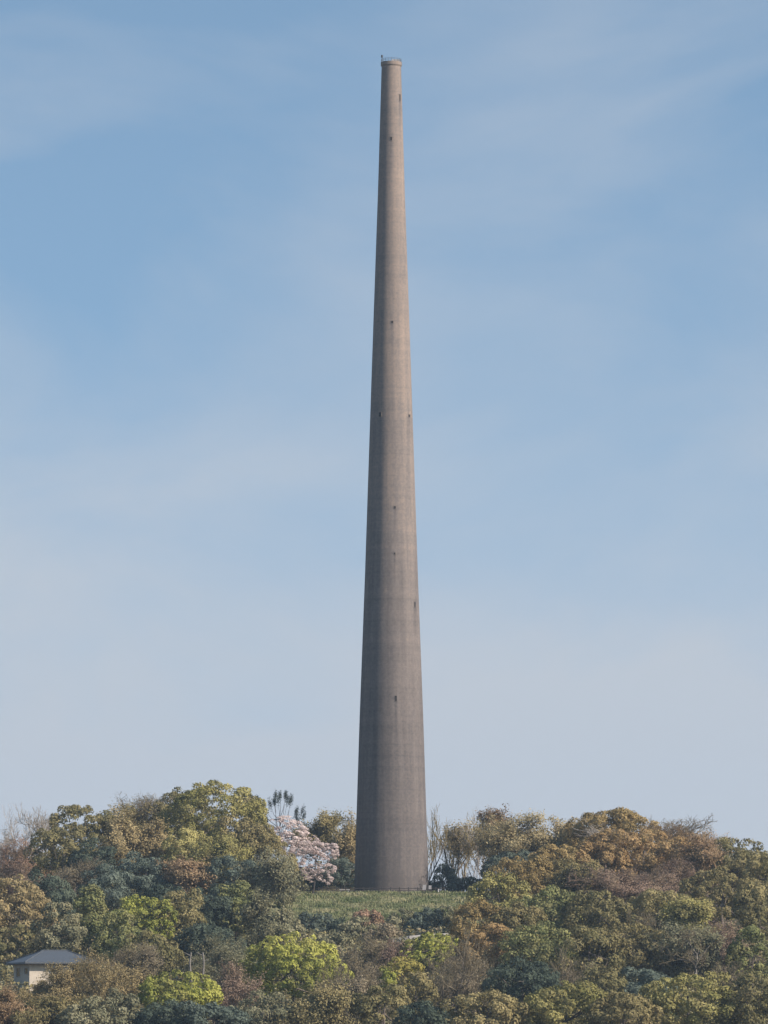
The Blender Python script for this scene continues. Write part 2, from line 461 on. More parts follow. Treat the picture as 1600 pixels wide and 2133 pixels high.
# ------------------------------------------------------------------ the trees, by what the photograph shows
exec_trees = True
# skyline of the left hill
tree('bare', 28, 1752, 95, 120, 'grey', 'pale bare tree on the skyline at the far left end of the hill', d=802, bark=BARKP, group='bare trees on the hill')
tree('bare', 78, 1738, 70, 90, 'grey', 'thin bare tree with upright twigs beside the dark olive dome on the left skyline', d=806, bark=BARKP)
tree('dome', 168, 1735, 130, 105, 'evergreen', 'dark rounded evergreen making the first hump of the left skyline', d=796)
tree('airy', 245, 1728, 100, 80, 'olive', 'dull olive tree on the skyline between the first hump and the twiggy grey tree', d=798)
tree('brush', 315, 1708, 110, 85, 'grey', 'grey twiggy tree on the skyline just before the tallest olive dome', d=803)
tree('dome', 385, 1700, 110, 100, 'evergreen', 'dark green shoulder tree at the edge of the tallest olive dome', d=800)
tree('dome', 442, 1722, 196, 166, 'sunolive', 'widest and tallest olive-green dome tree topping the left hill', d=786, clump=1.05)
tree('dome', 520, 1694, 60, 76, 'evergreen', 'dark green tree peeking out between the tallest dome and the tufted pine', d=806)
tree('pine', 582, 1684, 100, 84, 'pine', 'dark tufted pine standing against the sky above the cherry blossom', d=830, lift=4)
tree('cherry', 608, 1742, 84, 76, 'blossom', 'pink-white cherry tree in blossom, the upper of the two beside the tower', d=797, dens=0.75, gap=0.32, lean=-0.35)
tree('cherry', 652, 1795, 74, 82, 'blossom', 'pink-white cherry tree in blossom, the lower one leaning over the tower lawn', d=789, dens=0.75, gap=0.36, lift=2.2, lean=-0.3)
tree('cherry', 684, 1773, 38, 30, 'blossom', 'small spray of pink-white blossom reaching towards the tower', d=793, dens=0.8, gap=0.2, lift=4)
tree('airy', 668, 1738, 90, 70, 'olive', 'brown-olive tree rising behind the cherry blossom', d=828)
tree('airy', 716, 1772, 80, 110, 'tan', 'tan-olive tree filling the gap between the cherry blossom and the tower', d=822)
tree('dome', 712, 1822, 74, 64, 'teal', 'dark blue-green bush in shade at the left foot of the tower', d=815, lift=0.5, cat='bush', name='bush', bark=BARKD)
tree('dome', 640, 1836, 60, 50, 'deepshade', 'dark shaded bush beneath the cherry blossom', d=806, lift=0.6, cat='bush', name='bush', bark=BARKD)
# upper left slope
tree('brush', 55, 1800, 96, 88, 'red', 'dull reddish-brown twiggy tree at the left edge under the pale bare tree', d=788)
tree('dome', 125, 1775, 116, 92, 'evergreen', 'dark olive tree between the reddish twiggy tree and the tan tree')
tree('dome', 195, 1795, 92, 86, 'deepshade', 'dark blue-green tree just left of the tan sunlit tree')
tree('airy', 250, 1765, 112, 108, 'tan', 'tan sunlit tree in young leaf in the middle of the left hill', dens=1.5)
tree('airy', 326, 1768, 62, 84, 'tan', 'narrow tan-green tree right beside the larger tan tree', dens=1.5)
tree('dome', 400, 1782, 112, 100, 'sunolive', 'yellow-olive tree under the left half of the tallest dome')
tree('airy', 455, 1790, 110, 80, 'sunolive', 'soft yellow-green tree under the middle of the tallest dome', dens=1.2)
tree('dome', 512, 1752, 120, 92, 'olive', 'olive-brown tree on the right shoulder of the tallest dome', d=780)
tree('dome', 560, 1788, 100, 100, 'olive', 'brownish olive tree touching the cherry blossom on its left', d=778)
tree('brush', 130, 1838, 130, 76, 'grey', 'low grey twiggy tree under the dark olive tree near the left edge')
tree('brush', 35, 1852, 90, 90, 'mauve', 'mauve-brown twiggy tree below the reddish one at the left edge')
tree('dome', 100, 1862, 96, 84, 'deepshade', 'dark green tree between the mauve twiggy tree and the columnar tree')
tree('dome', 300, 1832, 128, 100, 'teal', 'large dark blue-green tree below the tan sunlit tree')
tree('dome', 215, 1848, 90, 84, 'teal', 'dark bluish tree at the left side of the large blue-green tree')
tree('airy', 395, 1842, 92, 84, 'rust', 'brown thinly leaved tree under the yellow-olive tree')
tree('dome', 478, 1838, 130, 96, 'teal', 'dark green tree with grey limbs under the soft yellow-green tree')
tree('airy', 555, 1842, 110, 96, 'greygreen', 'grey-green loosely leaved tree below the brownish olive tree')
tree('dome', 590, 1856, 44, 52, 'greygreen', 'small grey-green tree at the left end of the tower lawn', d=772)
tree('dome', 340, 1890, 100, 84, 'deepshade', 'shaded dark tree above the bright lime tree near the house')
tree('dome', 428, 1905, 110, 104, 'deepshade', 'deeply shaded dark blue-green tree in the hollow of the left hill')
tree('dome', 494, 1898, 124, 112, 'green', 'mid-green clumpy tree with yellowish tips left of the tower lawn', clump=0.75)
tree('airy', 556, 1918, 80, 92, 'greygreen', 'dull grey-green tree between the mid-green tree and the lawn bushes')
# lower left slope
tree('dome', 44, 1900, 126, 130, 'tan', 'round tan-orange tree above the house at the left edge', clump=0.8)
tree('dome', 20, 1972, 90, 80, 'evergreen', 'dark olive tree standing directly behind the house at the left edge', d=690)
tree('dome', 120, 1935, 96, 100, 'greygreen', 'grey-green tree directly behind the house roof')
tree('dome', 190, 1912, 70, 124, 'green', 'narrow upright green tree behind the right end of the house roof')
tree('dome', 245, 1950, 90, 96, 'green', 'dark green tree at the left side of the bright lime tree near the house')
tree('dome', 300, 1928, 112, 110, 'lime', 'bright lime tree in fresh leaf, up the slope from the house', clump=0.7)
tree('dome', 372, 1920, 96, 120, 'evergreen', 'olive-dark tree just right of the bright lime tree near the house')
tree('dome', 318, 1985, 110, 80, 'evergreen', 'dark green tree under the bright lime tree near the house')
tree('dome', 440, 1970, 130, 80, 'deepshade', 'dark shaded tree right above the two pale dead trunks')
tree('brush', 224, 2060, 130, 112, 'tan', 'broad tan twiggy bush covering the right end of the house', d=622, dens=2, cat='tree')
tree('brush', 115, 2100, 110, 60, 'tan', 'low tan twiggy tree in front of the sunlit house wall', d=618, dens=2)
tree('airy', 85, 2124, 140, 70, 'olive', 'olive tree under the house close to the bottom edge', d=606)
tree('brush', 14, 2112, 84, 84, 'rust', 'rust-brown twiggy tree in the bottom left corner', d=604, dens=2)
tree('dome', 190, 2118, 120, 74, 'greygreen', 'grey-green tree at the bottom edge under the broad tan bush', d=603)
tree('brush', 300, 2022, 110, 90, 'grey', 'grey-brown twiggy tree between the tan bush and the lime tree at the bottom', d=650)
tree('dome', 375, 2072, 146, 86, 'lime', 'bright lime tree, the smallest of three, near the bottom edge', d=618, clump=0.7)
tree('dome', 350, 2122, 120, 66, 'deepshade', 'dark tree at the bottom edge under the smallest lime tree', d=605)
tree('dome', 255, 2104, 80, 80, 'greygreen', 'grey-green bush between the tan bush and the smallest lime tree', d=612)
tree('brush', 468, 2000, 120, 84, 'greygreen', 'soft grey-green twiggy dome left of the largest lime tree', d=662)
tree('brush', 480, 2068, 110, 100, 'mauve', 'mauve-grey twiggy tree between the two lower lime trees', d=632)
tree('dome', 616, 2022, 196, 136, 'lime', 'largest bright lime dome tree, in the foreground below the tower', d=640, clump=0.8)
tree('dome', 440, 2124, 130, 66, 'teal', 'dark green tree at the bottom edge between two lime trees', d=603)
tree('dome', 545, 2112, 120, 84, 'greygreen', 'grey-green tree at the bottom edge left below the largest lime tree', d=608)
tree('airy', 650, 2110, 120, 84, 'olive', 'dull olive tree at the bottom edge under the largest lime tree', d=608)
# open slope below the tower
tree('shrub', 652, 1930, 74, 48, 'teal', 'dark round shrub on the slope, nearest the pale retaining wall', d=745, lift=0.2, cat='shrub')
tree('shrub', 598, 1942, 60, 50, 'greygreen', 'grey-green shrub at the left end of the open slope', d=735, lift=0.2, cat='shrub')
tree('shrub', 768, 1925, 66, 36, 'red', 'reddish shrub, the only one on the open slope below the tower', d=752, lift=0.2, cat='shrub')
tree('shrub', 742, 1950, 84, 46, 'greygreen', 'grey-green shrub right below the reddish shrub', d=738, lift=0.2, cat='shrub')
tree('shrub', 712, 1946, 50, 40, 'deepshade', 'dark shrub left below the reddish shrub', d=742, lift=0.2, cat='shrub')
tree('shrub', 838, 1922, 60, 44, 'greygreen', 'grey-green shrub, left one of the row under the lawn', d=750, lift=0.2, cat='shrub')
tree('shrub', 882, 1920, 66, 50, 'teal', 'blue-green shrub, middle one of the row under the lawn', d=748, lift=0.2, cat='shrub')
tree('shrub', 925, 1912, 50, 44, 'greygreen', 'small grey-green shrub, right one of the row under the lawn', d=752, lift=0.2, cat='shrub')
tree('shrub', 800, 1965, 70, 44, 'grey', 'grey shrub above the twiggy thicket in the slope middle', d=725, lift=0.2, cat='shrub')
tree('shrub', 690, 1975, 90, 44, 'greygreen', 'wide grey-green shrub just above the largest lime dome', d=715, lift=0.2, cat='shrub')
tree('shrub', 560, 1975, 90, 54, 'greygreen', 'grey-green shrub at the upper left of the largest lime dome', d=705, lift=0.4, cat='shrub')
tree('brush', 752, 2015, 120, 100, 'grey', 'grey-brown twiggy thicket tree right of the largest lime dome', d=672)
tree('brush', 812, 2000, 80, 70, 'mauve', 'mauve-grey twiggy tree above the slanting lime tree', d=690)
tree('brush', 735, 2080, 110, 90, 'grey', 'grey twiggy tree low in front, right below the largest lime dome', d=625)
tree('dome', 892, 1980, 96, 66, 'lime', 'yellow-lime tree with slanting crown under the retaining wall', d=690, clump=0.6, lean=0.5)
tree('dome', 838, 2030, 80, 66, 'yellow', 'yellow-green tree just below the slanting lime tree', d=668, clump=0.6)
tree('dome', 806, 2048, 34, 56, 'lime', 'narrow small yellow-lime tree beside the grey twiggy thicket', d=655, clump=0.5)
tree('dome', 868, 2068, 76, 78, 'olive', 'olive tree with ochre tips beside the bare grey foreground tree', d=632)
tree('dome', 800, 2098, 120, 84, 'evergreen', 'dark olive tree at the bottom centre edge', d=610)
tree('bare', 962, 2030, 130, 150, 'grey', 'bare grey tree with hanging twigs in the right foreground', d=640, dens=1.0)
tree('brush', 945, 2045, 100, 96, 'grey', 'grey twiggy tree tucked behind the bare grey foreground tree', d=650)
tree('dome', 880, 2122, 100, 66, 'deepshade', 'dark green tree at the bottom edge below the olive ochre-tipped tree', d=603)
# behind and right of the tower
tree('bare', 908, 1772, 50, 160, 'tan', 'slender bare tree touching the right side of the tower', d=818, dens=2)
tree('bare', 952, 1770, 88, 130, 'tan', 'bare pale-trunked tree with the sky showing through, second from the tower', d=822, dens=2, lift=4)
tree('airy', 958, 1752, 60, 60, 'tan', 'thin tan leafy tree behind the bare pale-trunked trees', d=830, dens=0.3, lift=6)
tree('bare', 1000, 1772, 70, 150, 'grey', 'bare branching tree with thin trunks left of the tan dome', d=824, bark=BARKP, lift=4)
tree('airy', 1030, 1740, 60, 90, 'rust', 'brown-topped thin tree rising left over the tan dome', d=815, dens=0.8, lift=2)
tree('airy', 1100, 1752, 176, 86, 'hazytan', 'broad soft tan-olive dome on the skyline right of the tower', d=800, dens=1.6)
tree('airy', 1178, 1756, 76, 70, 'hazytan', 'olive tree joining the soft tan dome to the brown dome', d=798, dens=1.4)
tree('dome', 1062, 1800, 100, 50, 'teal', 'dark blue-green bush in the shade under the soft tan dome', d=792, lift=0.5, cat='bush', name='bush')
tree('dome', 920, 1836, 56, 58, 'teal', 'dark blue-green bush against the right foot of the tower', d=808, lift=0.3, cat='bush', name='bush')
tree('dome', 972, 1852, 70, 32, 'teal', 'low dark hedge-like bush at the right end of the lawn', d=806, lift=0.2, cat='bush', name='bush')
tree('dome', 1286, 1740, 180, 100, 'ochre', 'brown-olive dome tree making the peak of the right skyline', d=790)
tree('bare', 1272, 1758, 100, 66, 'grey', 'grey bare branches standing in front of the brown peak dome', d=782, bark=BARKP)
tree('bare', 1415, 1728, 110, 46, 'grey', 'thin bare tree against the sky right of the brown peak dome', d=800)
# right slope
tree('dome', 1335, 1783, 190, 96, 'orange', 'orange-brown tree just below the brown peak dome')
tree('dome', 1245, 1800, 130, 84, 'orange', 'mustard-orange tree left below the larger orange-brown tree')
tree('dome', 1165, 1806, 120, 84, 'ochre', 'ochre-olive tree under the olive end of the soft tan dome')
tree('brush', 1430, 1768, 120, 84, 'rust', 'reddish-brown twiggy tree on the right skyline', d=785, dens=2)
tree('dome', 1530, 1797, 136, 94, 'evergreen', 'dark olive dome at the right end of the skyline')
tree('dome', 1592, 1835, 90, 110, 'evergreen', 'dark olive tree cut by the right edge of the picture')
tree('airy', 1468, 1805, 110, 90, 'rust', 'dull brown tree left below the dark olive dome at the right end')
tree('dome', 1098, 1842, 136, 100, 'ochre', 'brownish olive tree at the right of the low dark hedge-like bush')
tree('dome', 1038, 1868, 110, 90, 'sunolive', 'sunlit olive tree overlapping the right end of the lawn')
tree('brush', 1288, 1856, 160, 76, 'mauve', 'wide mauve-brown twiggy tree below the orange trees', dens=2)
tree('brush', 1390, 1840, 130, 80, 'mauve', 'mauve-brown twiggy tree right of the wide mauve one', dens=2)
tree('airy', 1195, 1848, 90, 90, 'olive', 'olive-brown tree between the olive tree and the wide mauve tree', dens=1.4)
tree('dome', 1500, 1870, 140, 110, 'olive', 'clumpy olive tree below the dark olive dome on the right')
tree('dome', 1582, 1900, 90, 110, 'evergreen', 'dark olive tree at the right edge under the edge-cut tree')
tree('dome', 1005, 1925, 116, 88, 'ochre', 'ochre-olive tree right of the shrub row under the lawn')
tree('dome', 1150, 1905, 140, 100, 'green', 'mid-green tree in the middle of the right slope')
tree('dome', 1085, 1930, 100, 90, 'olive', 'olive tree between the ochre-olive tree and the mid-green tree')
tree('dome', 1255, 1912, 140, 100, 'evergreen', 'dark green-olive tree below the wide mauve tree')
tree('dome', 1375, 1910, 140, 100, 'evergreen', 'dark olive tree below the second mauve tree')
tree('airy', 1440, 1925, 90, 80, 'sunolive', 'small yellow-olive tree in the middle of the right slope', dens=1.3)
tree('dome', 1030, 1980, 130, 100, 'orange', 'orange-brown tree above the bare grey foreground tree')
tree('dome', 1125, 1985, 140, 110, 'green', 'green tree right of the orange-brown foreground tree')
tree('dome', 1090, 2048, 140, 90, 'deepshade', 'dark shaded green tree right of the bare grey foreground tree')
tree('dome', 1230, 1990, 130, 110, 'evergreen', 'dark olive tree in the centre of the right foreground slope')
tree('dome', 1335, 1985, 130, 110, 'olive', 'dull olive tree beside the bare weathered grey tree on the right')
tree('bare', 1440, 2000, 110, 120, 'grey', 'grey bare tree with weathered grey trunk in the right slope', bark=BARKG, d=655)
tree('airy', 1420, 1990, 120, 100, 'greygreen', 'grey-green tree behind the bare weathered grey tree', dens=1.5)
tree('brush', 1500, 1975, 100, 84, 'mauve', 'dull brown twiggy tree above the light olive foreground tree', dens=2)
tree('dome', 1572, 1990, 96, 110, 'green', 'dark green tree at the right edge above the corner tree')
tree('dome', 1240, 2062, 130, 80, 'evergreen', 'dark green tree behind the light olive tree in the bottom right')
tree('dome', 1340, 2062, 120, 80, 'teal', 'dark blue-green tree in the shadow left of the light olive foreground tree')
tree('dome', 1010, 2106, 150, 74, 'olive', 'grey-olive tree at the bottom edge below the bare grey foreground tree', d=606)
tree('dome', 1170, 2100, 150, 96, 'sunolive', 'light olive clumpy tree at the bottom edge, left of two light ones', d=608)
tree('dome', 1300, 2112, 130, 80, 'olive', 'olive tree at the bottom edge between two light olive trees', d=604)
tree('dome', 1440, 2088, 180, 110, 'sunolive', 'largest light yellow-olive tree in the bottom right foreground', d=612)
tree('dome', 1565, 2085, 110, 120, 'evergreen', 'dark olive tree in the bottom right corner', d=610)

tree('bare', 1325, 1945, 70, 84, 'grey', 'thin grey-limbed bare tree between the two dark olive trees on the right slope', d=690)
tree('bare', 1535, 2046, 76, 76, 'grey', 'grey-limbed bare tree above the bottom right corner tree', d=634)
tree('bare', 1185, 2034, 80, 92, 'grey', 'grey bare tree beside the dark shaded green tree on the right', d=644)
tree('bare', 715, 2058, 90, 100, 'grey', 'bare grey sapling against the right flank of the largest lime dome', d=634)
tree('brush', 142, 2050, 62, 70, 'tan', 'tan twiggy bush against the right half of the cream house wall', d=628, dens=2, cat='bush', name='bush')
tree('brush', 98, 2070, 46, 40, 'tan', 'small tan bush standing against the middle of the cream house wall', d=630, dens=1.5, cat='bush', name='bush')

# ------------------------------------------------------------------ terrain
ctrl = [(x, y, z + 0.0) for x, y, z in TREES]
for a in np.linspace(0, 2 * math.pi, 24, endpoint=False):
    for rr in (2, 7, 11):
        ctrl.append((rr * math.cos(a), rr * math.sin(a), 0.0))
for x in np.linspace(-17, 14, 16):
    for yy in (-12, -8, -3, 3, 8): ctrl.append((x, yy, 0.0 if yy > -11 else -0.3))
for px in np.linspace(600, 980, 20):
    for row, d in ((1872, 786), (1890, 778), (1905, 770), (1925, 758)):
        p = at(px, row, d); ctrl.append((p.x, p.y, p.z))
    for row, d in ((1948, 742), (1965, 730)):
        p = at(px, row + 6, d); ctrl.append((p.x, p.y, p.z))
HC = at(104, 2061, 646)                               # foot of the house
for dx in (-6, 0, 6):
    for dy in (-5, 0, 5): ctrl.append((HC.x + dx, HC.y + dy, HC.z))
ctrl = np.array(ctrl)


def base_z(y):
    return np.interp(y, [-2500, -1000, -815, -785, -600, -350, -215, -150, -80, -30, 0, 20, 90, 220, 2500],
                     [-46, -40, -24, -24.5, -40, -38, -27, -18, -9, -3, 0, -1, -22, -42, -46])


def ground_z(x, y):
    x = np.asarray(x, float).ravel(); y = np.asarray(y, float).ravel()
    out = np.empty(len(x))
    for i in range(0, len(x), 4000):
        d2 = (x[i:i + 4000, None] - ctrl[None, :, 0]) ** 2 + (y[i:i + 4000, None] - ctrl[None, :, 1]) ** 2
        w = np.exp(-d2 / (2 * 5.0 ** 2)) + 0.02 * np.exp(-d2 / (2 * 16.0 ** 2))
        w0 = 1e-4
        out[i:i + 4000] = ((w * ctrl[None, :, 2]).sum(1) + w0 * base_z(y[i:i + 4000])) / (w.sum(1) + w0)
    return out


def gz1(x, y): return float(ground_z([x], [y])[0])


xs = np.concatenate([[-2500, -1500, -800, -400, -250, -180, -140], np.arange(-110, 110.1, 2.0), [140, 180, 250, 400, 800, 1500, 2500]])
ys = np.concatenate([[-2500, -1500, -1000, -900, -850, -820, -800, -780, -740, -680, -620, -560, -500, -440, -380, -320, -280], np.arange(-250, 60.1, 2.0),
                     [66, 75, 90, 110, 140, 180, 240, 350, 600, 1000, 1600, 2500]])
GX, GY = np.meshgrid(xs, ys)
GZ = ground_z(GX, GY).reshape(GX.shape)
rng = np.random.default_rng(5)
nx, ny = len(xs), len(ys)
gv = np.stack([GX.ravel(), GY.ravel(), GZ.ravel()], 1)
ii = (np.arange(ny - 1)[:, None] * nx + np.arange(nx - 1)[None]).ravel()
gf = np.stack([ii, ii + 1, ii + 1 + nx, ii + nx], 1)
m, N, L, o = new_mat('hillside_soil_and_grass')
t = N.new('ShaderNodeTexCoord')
z1 = N.new('ShaderNodeTexNoise'); z1.inputs['Scale'].default_value = 0.22; z1.inputs['Detail'].default_value = 6; z1.inputs['Roughness'].default_value = 0.65
mpp = N.new('ShaderNodeMapping'); mpp.inputs['Scale'].default_value = (0.6, 1.4, 1.4)
L.new(t.outputs['Object'], mpp.inputs['Vector']); L.new(mpp.outputs[0], z1.inputs['Vector'])
r = N.new('ShaderNodeValToRGB'); e = r.color_ramp.elements
e[0].position = 0.33; e[0].color = (0.075, 0.095, 0.045, 1); e[1].position = 0.7; e[1].color = (0.30, 0.26, 0.17, 1)
q = e.new(0.5); q.color = (0.14, 0.155, 0.075, 1)
L.new(z1.outputs['Fac'], r.inputs[0])
r2 = N.new('ShaderNodeValToRGB'); e = r2.color_ramp.elements          # leaf litter and dark soil under the trees
e[0].position = 0.35; e[0].color = (0.035, 0.038, 0.022, 1); e[1].position = 0.7; e[1].color = (0.10, 0.085, 0.055, 1)
L.new(z1.outputs['Fac'], r2.inputs[0])
lw = N.new('ShaderNodeAttribute'); lw.attribute_name = 'lawn'
mxg = N.new('ShaderNodeMix'); mxg.data_type = 'RGBA'
L.new(lw.outputs['Fac'], mxg.inputs['Factor']); L.new(r2.outputs[0], mxg.inputs['A']); L.new(r.outputs[0], mxg.inputs['B'])
d = N.new('ShaderNodeBsdfDiffuse'); L.new(mxg.outputs['Result'], d.inputs[0]); L.new(d.outputs[0], o.inputs[0])
gm = mesh_np('ground', gv, gf, smooth=True); gm.materials.append(m)
la = gm.attributes.new('lawn', 'FLOAT', 'POINT')
la.data.foreach_set('value', (np.clip((20 - np.abs(gv[:, 0] + 1)) / 4, 0, 1) * np.clip((gv[:, 1] + 52) / 8, 0, 1) * np.clip((18 - gv[:, 1]) / 4, 0, 1)).astype(np.float32))
tag(link('ground', gm), kind='structure')

for t_ in PENDING: build_tree(t_, gz1)

# low growth covering the ground between the trees
g = np.random.default_rng(77)
n = 19000
yy = g.uniform(-235, 15, n); xx = (g.uniform(-1, 1, n)) * (yy + 800) * 0.108
zz = ground_z(xx, yy)
keep = ~((np.abs(xx + 1) < 19) & (yy > -50) & (yy < 16)) & ~((np.abs(xx - HC.x - 1) < 8) & (np.abs(yy - HC.y - 1) < 8.5))
xx, yy, zz = xx[keep], yy[keep], zz[keep]
rc = g.uniform(0.45, 1.25, len(xx)); per = 24
idx = np.repeat(np.arange(len(xx)), per)
dd = unit(sphere_dirs(len(idx), g) + np.array([0, -0.1, 0.6]))
p = np.stack([xx, yy, zz + 0.25 * rc], 1)[idx] + dd * (rc[idx] * g.uniform(.7, 1.05, len(idx)))[:, None] * np.array([1.0, 1.0, 1.25])
v, f = leaf_quads(p, unit(dd + g.normal(size=dd.shape) * .5), 0.25 * g.uniform(.7, 1.35, len(idx)), g)
pk = np.clip(np.floor(2 + 1.6 * np.sin(xx * .21 + 1) * np.sin(yy * .17) + g.normal(size=len(xx)) * .9), 0, 4).astype(int)
um = mesh_np('undergrowth', v, f, mat_index=pk[idx], tint=np.stack([g.random(len(xx))[idx], g.random(len(idx))], 1))
for q in ('evergreen', 'greygreen', 'olive', 'grey', 'deepshade'): um.materials.append(PAL[q])
tag(link('undergrowth', um), 'low brush and weeds covering the hillside between the trees', 'undergrowth', kind='stuff')

# lawn blades on the slope below the tower
n = 26000
yy = g.uniform(-46, -8, n); xx = g.uniform(-18, 15, n)
zz = ground_z(xx, yy)
hh = g.uniform(0.10, 0.34, n) * (0.6 + 0.8 * (np.sin(xx * .7) * np.sin(yy * .9) > 0))
ang = g.uniform(0, math.pi, n); wv = np.stack([np.cos(ang), np.sin(ang), 0 * ang], 1) * 0.10
bp = np.stack([xx, yy, zz], 1); tip = bp + np.stack([g.normal(size=n) * .08, g.normal(size=n) * .08, hh], 1)
v = np.stack([bp - wv, bp + wv, tip + wv * .3, tip - wv * .3], 1).reshape(-1, 3); f = np.arange(4 * n).reshape(-1, 4)
patch = np.clip(0.5 + 0.5 * np.sin(xx * .55 + 1.3) * np.sin(yy * .6 + .4) + g.normal(size=n) * .12, 0, 1)
gr = mesh_np('grass', v, f, tint=np.stack([patch, g.random(n)], 1)); gr.materials.append(leaf_mat('foliage_lawn', (80, 90, 60), (104, 110, 78), (146, 140, 110)))
tag(link('grass', gr), 'rough lawn with dry pale patches on the slope below the tower', 'grass', kind='stuff')

# ------------------------------------------------------------------ the tower
m, N, L, o = new_mat('weathered_concrete')
p = N.new('ShaderNodeBsdfPrincipled'); p.inputs['Roughness'].default_value = 0.9; p.inputs['Specular IOR Level'].default_value = 0.2
t = N.new('ShaderNodeTexCoord')
ms = N.new('ShaderNodeMapping'); ms.inputs['Scale'].default_value = (1.1, 1.1, 0.055); L.new(t.outputs['Object'], ms.inputs['Vector'])
st = N.new('ShaderNodeTexNoise'); st.inputs['Scale'].default_value = 1.0; st.inputs['Detail'].default_value = 6; st.inputs['Roughness'].default_value = 0.6; L.new(ms.outputs[0], st.inputs['Vector'])
mb = N.new('ShaderNodeMapping'); mb.inputs['Scale'].default_value = (0.03, 0.03, 0.65); L.new(t.outputs['Object'], mb.inputs['Vector'])
bn = N.new('ShaderNodeTexNoise'); bn.inputs['Scale'].default_value = 1.0; bn.inputs['Detail'].default_value = 3; L.new(mb.outputs[0], bn.inputs['Vector'])
fn = N.new('ShaderNodeTexNoise'); fn.inputs['Scale'].default_value = 2.2; fn.inputs['Detail'].default_value = 8; fn.inputs['Roughness'].default_value = 0.7; L.new(t.outputs['Object'], fn.inputs['Vector'])
a1 = N.new('ShaderNodeMath'); a1.operation = 'MULTIPLY_ADD'; a1.inputs[1].default_value = 0.38; L.new(st.outputs['Fac'], a1.inputs[0])
a2 = N.new('ShaderNodeMath'); a2.operation = 'MULTIPLY_ADD'; a2.inputs[1].default_value = 0.20; L.new(bn.outputs['Fac'], a2.inputs[0])
a3 = N.new('ShaderNodeMath'); a3.operation = 'MULTIPLY'; a3.inputs[1].default_value = 0.42; L.new(fn.outputs['Fac'], a3.inputs[0])
L.new(a3.outputs[0], a2.inputs[2]); L.new(a2.outputs[0], a1.inputs[2])
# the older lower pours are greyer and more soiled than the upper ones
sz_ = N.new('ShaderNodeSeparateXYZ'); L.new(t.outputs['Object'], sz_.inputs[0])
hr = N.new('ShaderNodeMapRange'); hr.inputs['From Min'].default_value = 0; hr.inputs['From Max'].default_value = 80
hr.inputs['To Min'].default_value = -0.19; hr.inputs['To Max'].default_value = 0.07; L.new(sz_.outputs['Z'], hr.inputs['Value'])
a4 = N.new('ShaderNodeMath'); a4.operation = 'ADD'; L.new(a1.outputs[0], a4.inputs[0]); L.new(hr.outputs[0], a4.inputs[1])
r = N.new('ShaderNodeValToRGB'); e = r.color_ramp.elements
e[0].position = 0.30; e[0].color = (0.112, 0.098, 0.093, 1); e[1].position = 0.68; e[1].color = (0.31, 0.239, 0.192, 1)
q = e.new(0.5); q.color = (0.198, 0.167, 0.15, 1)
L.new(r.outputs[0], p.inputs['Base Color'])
RAMP, TINT, SEP, FINE = r, a4, sz_, fn
bp_ = N.new('ShaderNodeBump'); bp_.inputs['Strength'].default_value = 0.25; bp_.inputs['Distance'].default_value = 0.1
L.new(fn.outputs['Fac'], bp_.inputs['Height']); L.new(bp_.outputs[0], p.inputs['Normal']); L.new(p.outputs[0], o.inputs[0])
CONC = m
DARK = simple_mat('opening_shade', (0.02, 0.018, 0.018), 0.8, 0.2)  # near-black stands in for the shade inside the shaft openings
STEEL = simple_mat('dark_steel', (0.06, 0.065, 0.07), 0.5, 0.2, metallic=0.4)
PALEC = simple_mat('pale_concrete', (0.5, 0.47, 0.45), 0.85, 0.15)

rows = [(130, 795, 835), (400, 786.5, 842.5), (650, 778.5, 852), (900, 770, 860.5), (1200, 760, 870.5), (1500, 749, 882), (1700, 742.3, 888), (1862, 738, 894)]
prof = []
D = 800.0
for row, xl, xr in rows:
    a, b = at(xl, row, D), at(xr, row, D)
    prof.append(((b - a).length / 2, a.z))
TOPZ = prof[0][1]


def tower_r(z):
    pz = [q[1] for q in prof][::-1]; pr = [q[0] for q in prof][::-1]
    return float(np.interp(z, pz, pr))


tw = empty('concrete_tower', (0, 0, 0))
tag(tw, 'very tall tapering round concrete tower standing on the hilltop lawn', 'tower')
zs = np.linspace(-0.6, TOPZ, 90)
# form-work joints: a shallow groove every 1.5 m or so
pp = []
for z in zs: pp.append((tower_r(max(z, 0)), z))
b = MB(); b.lathe(pp, 96); b.build('shaft', CONC, tw, smooth=True)
rt = tower_r(TOPZ)
b = MB(); b.lathe([(rt * 0.98, TOPZ - .9), (rt + .16, TOPZ - .55), (rt + .16, TOPZ - .02), (rt - .35, TOPZ - .02), (rt - .35, TOPZ - 1.2)], 64); b.build('collar', CONC, tw)
b = MB()
for k in range(20):
    a = 2 * math.pi * k / 20
    b.tube(((rt + .05) * math.cos(a), (rt + .05) * math.sin(a), TOPZ - .1), ((rt + .05) * math.cos(a), (rt + .05) * math.sin(a), TOPZ + .5), .03, .03, 5)
for h in (.27, .5):
    for k in range(40):
        a0, a1_ = 2 * math.pi * k / 40, 2 * math.pi * (k + 1) / 40
        b.tube(((rt + .05) * math.cos(a0), (rt + .05) * math.sin(a0), TOPZ + h), ((rt + .05) * math.cos(a1_), (rt + .05) * math.sin(a1_), TOPZ + h), .025, .025, 4)
b.build('railing', STEEL, tw)
b = MB(); b.box((0.75, -0.35, TOPZ + .16), (1.3, 1.2, .36)); b.build('roof_hatch', PALEC, tw)
b = MB(); b.tube((-rt + .05, -.2, TOPZ - .2), (-rt + .05, -.2, TOPZ + 1.1), .07, .05, 6); b.tube((-rt + .05, -.2, TOPZ + .8), (-rt + .05, -.2, TOPZ + 1.2), .16, .16, 8)
b.build('lightning_rod', STEEL, tw)


WINDOWS = []


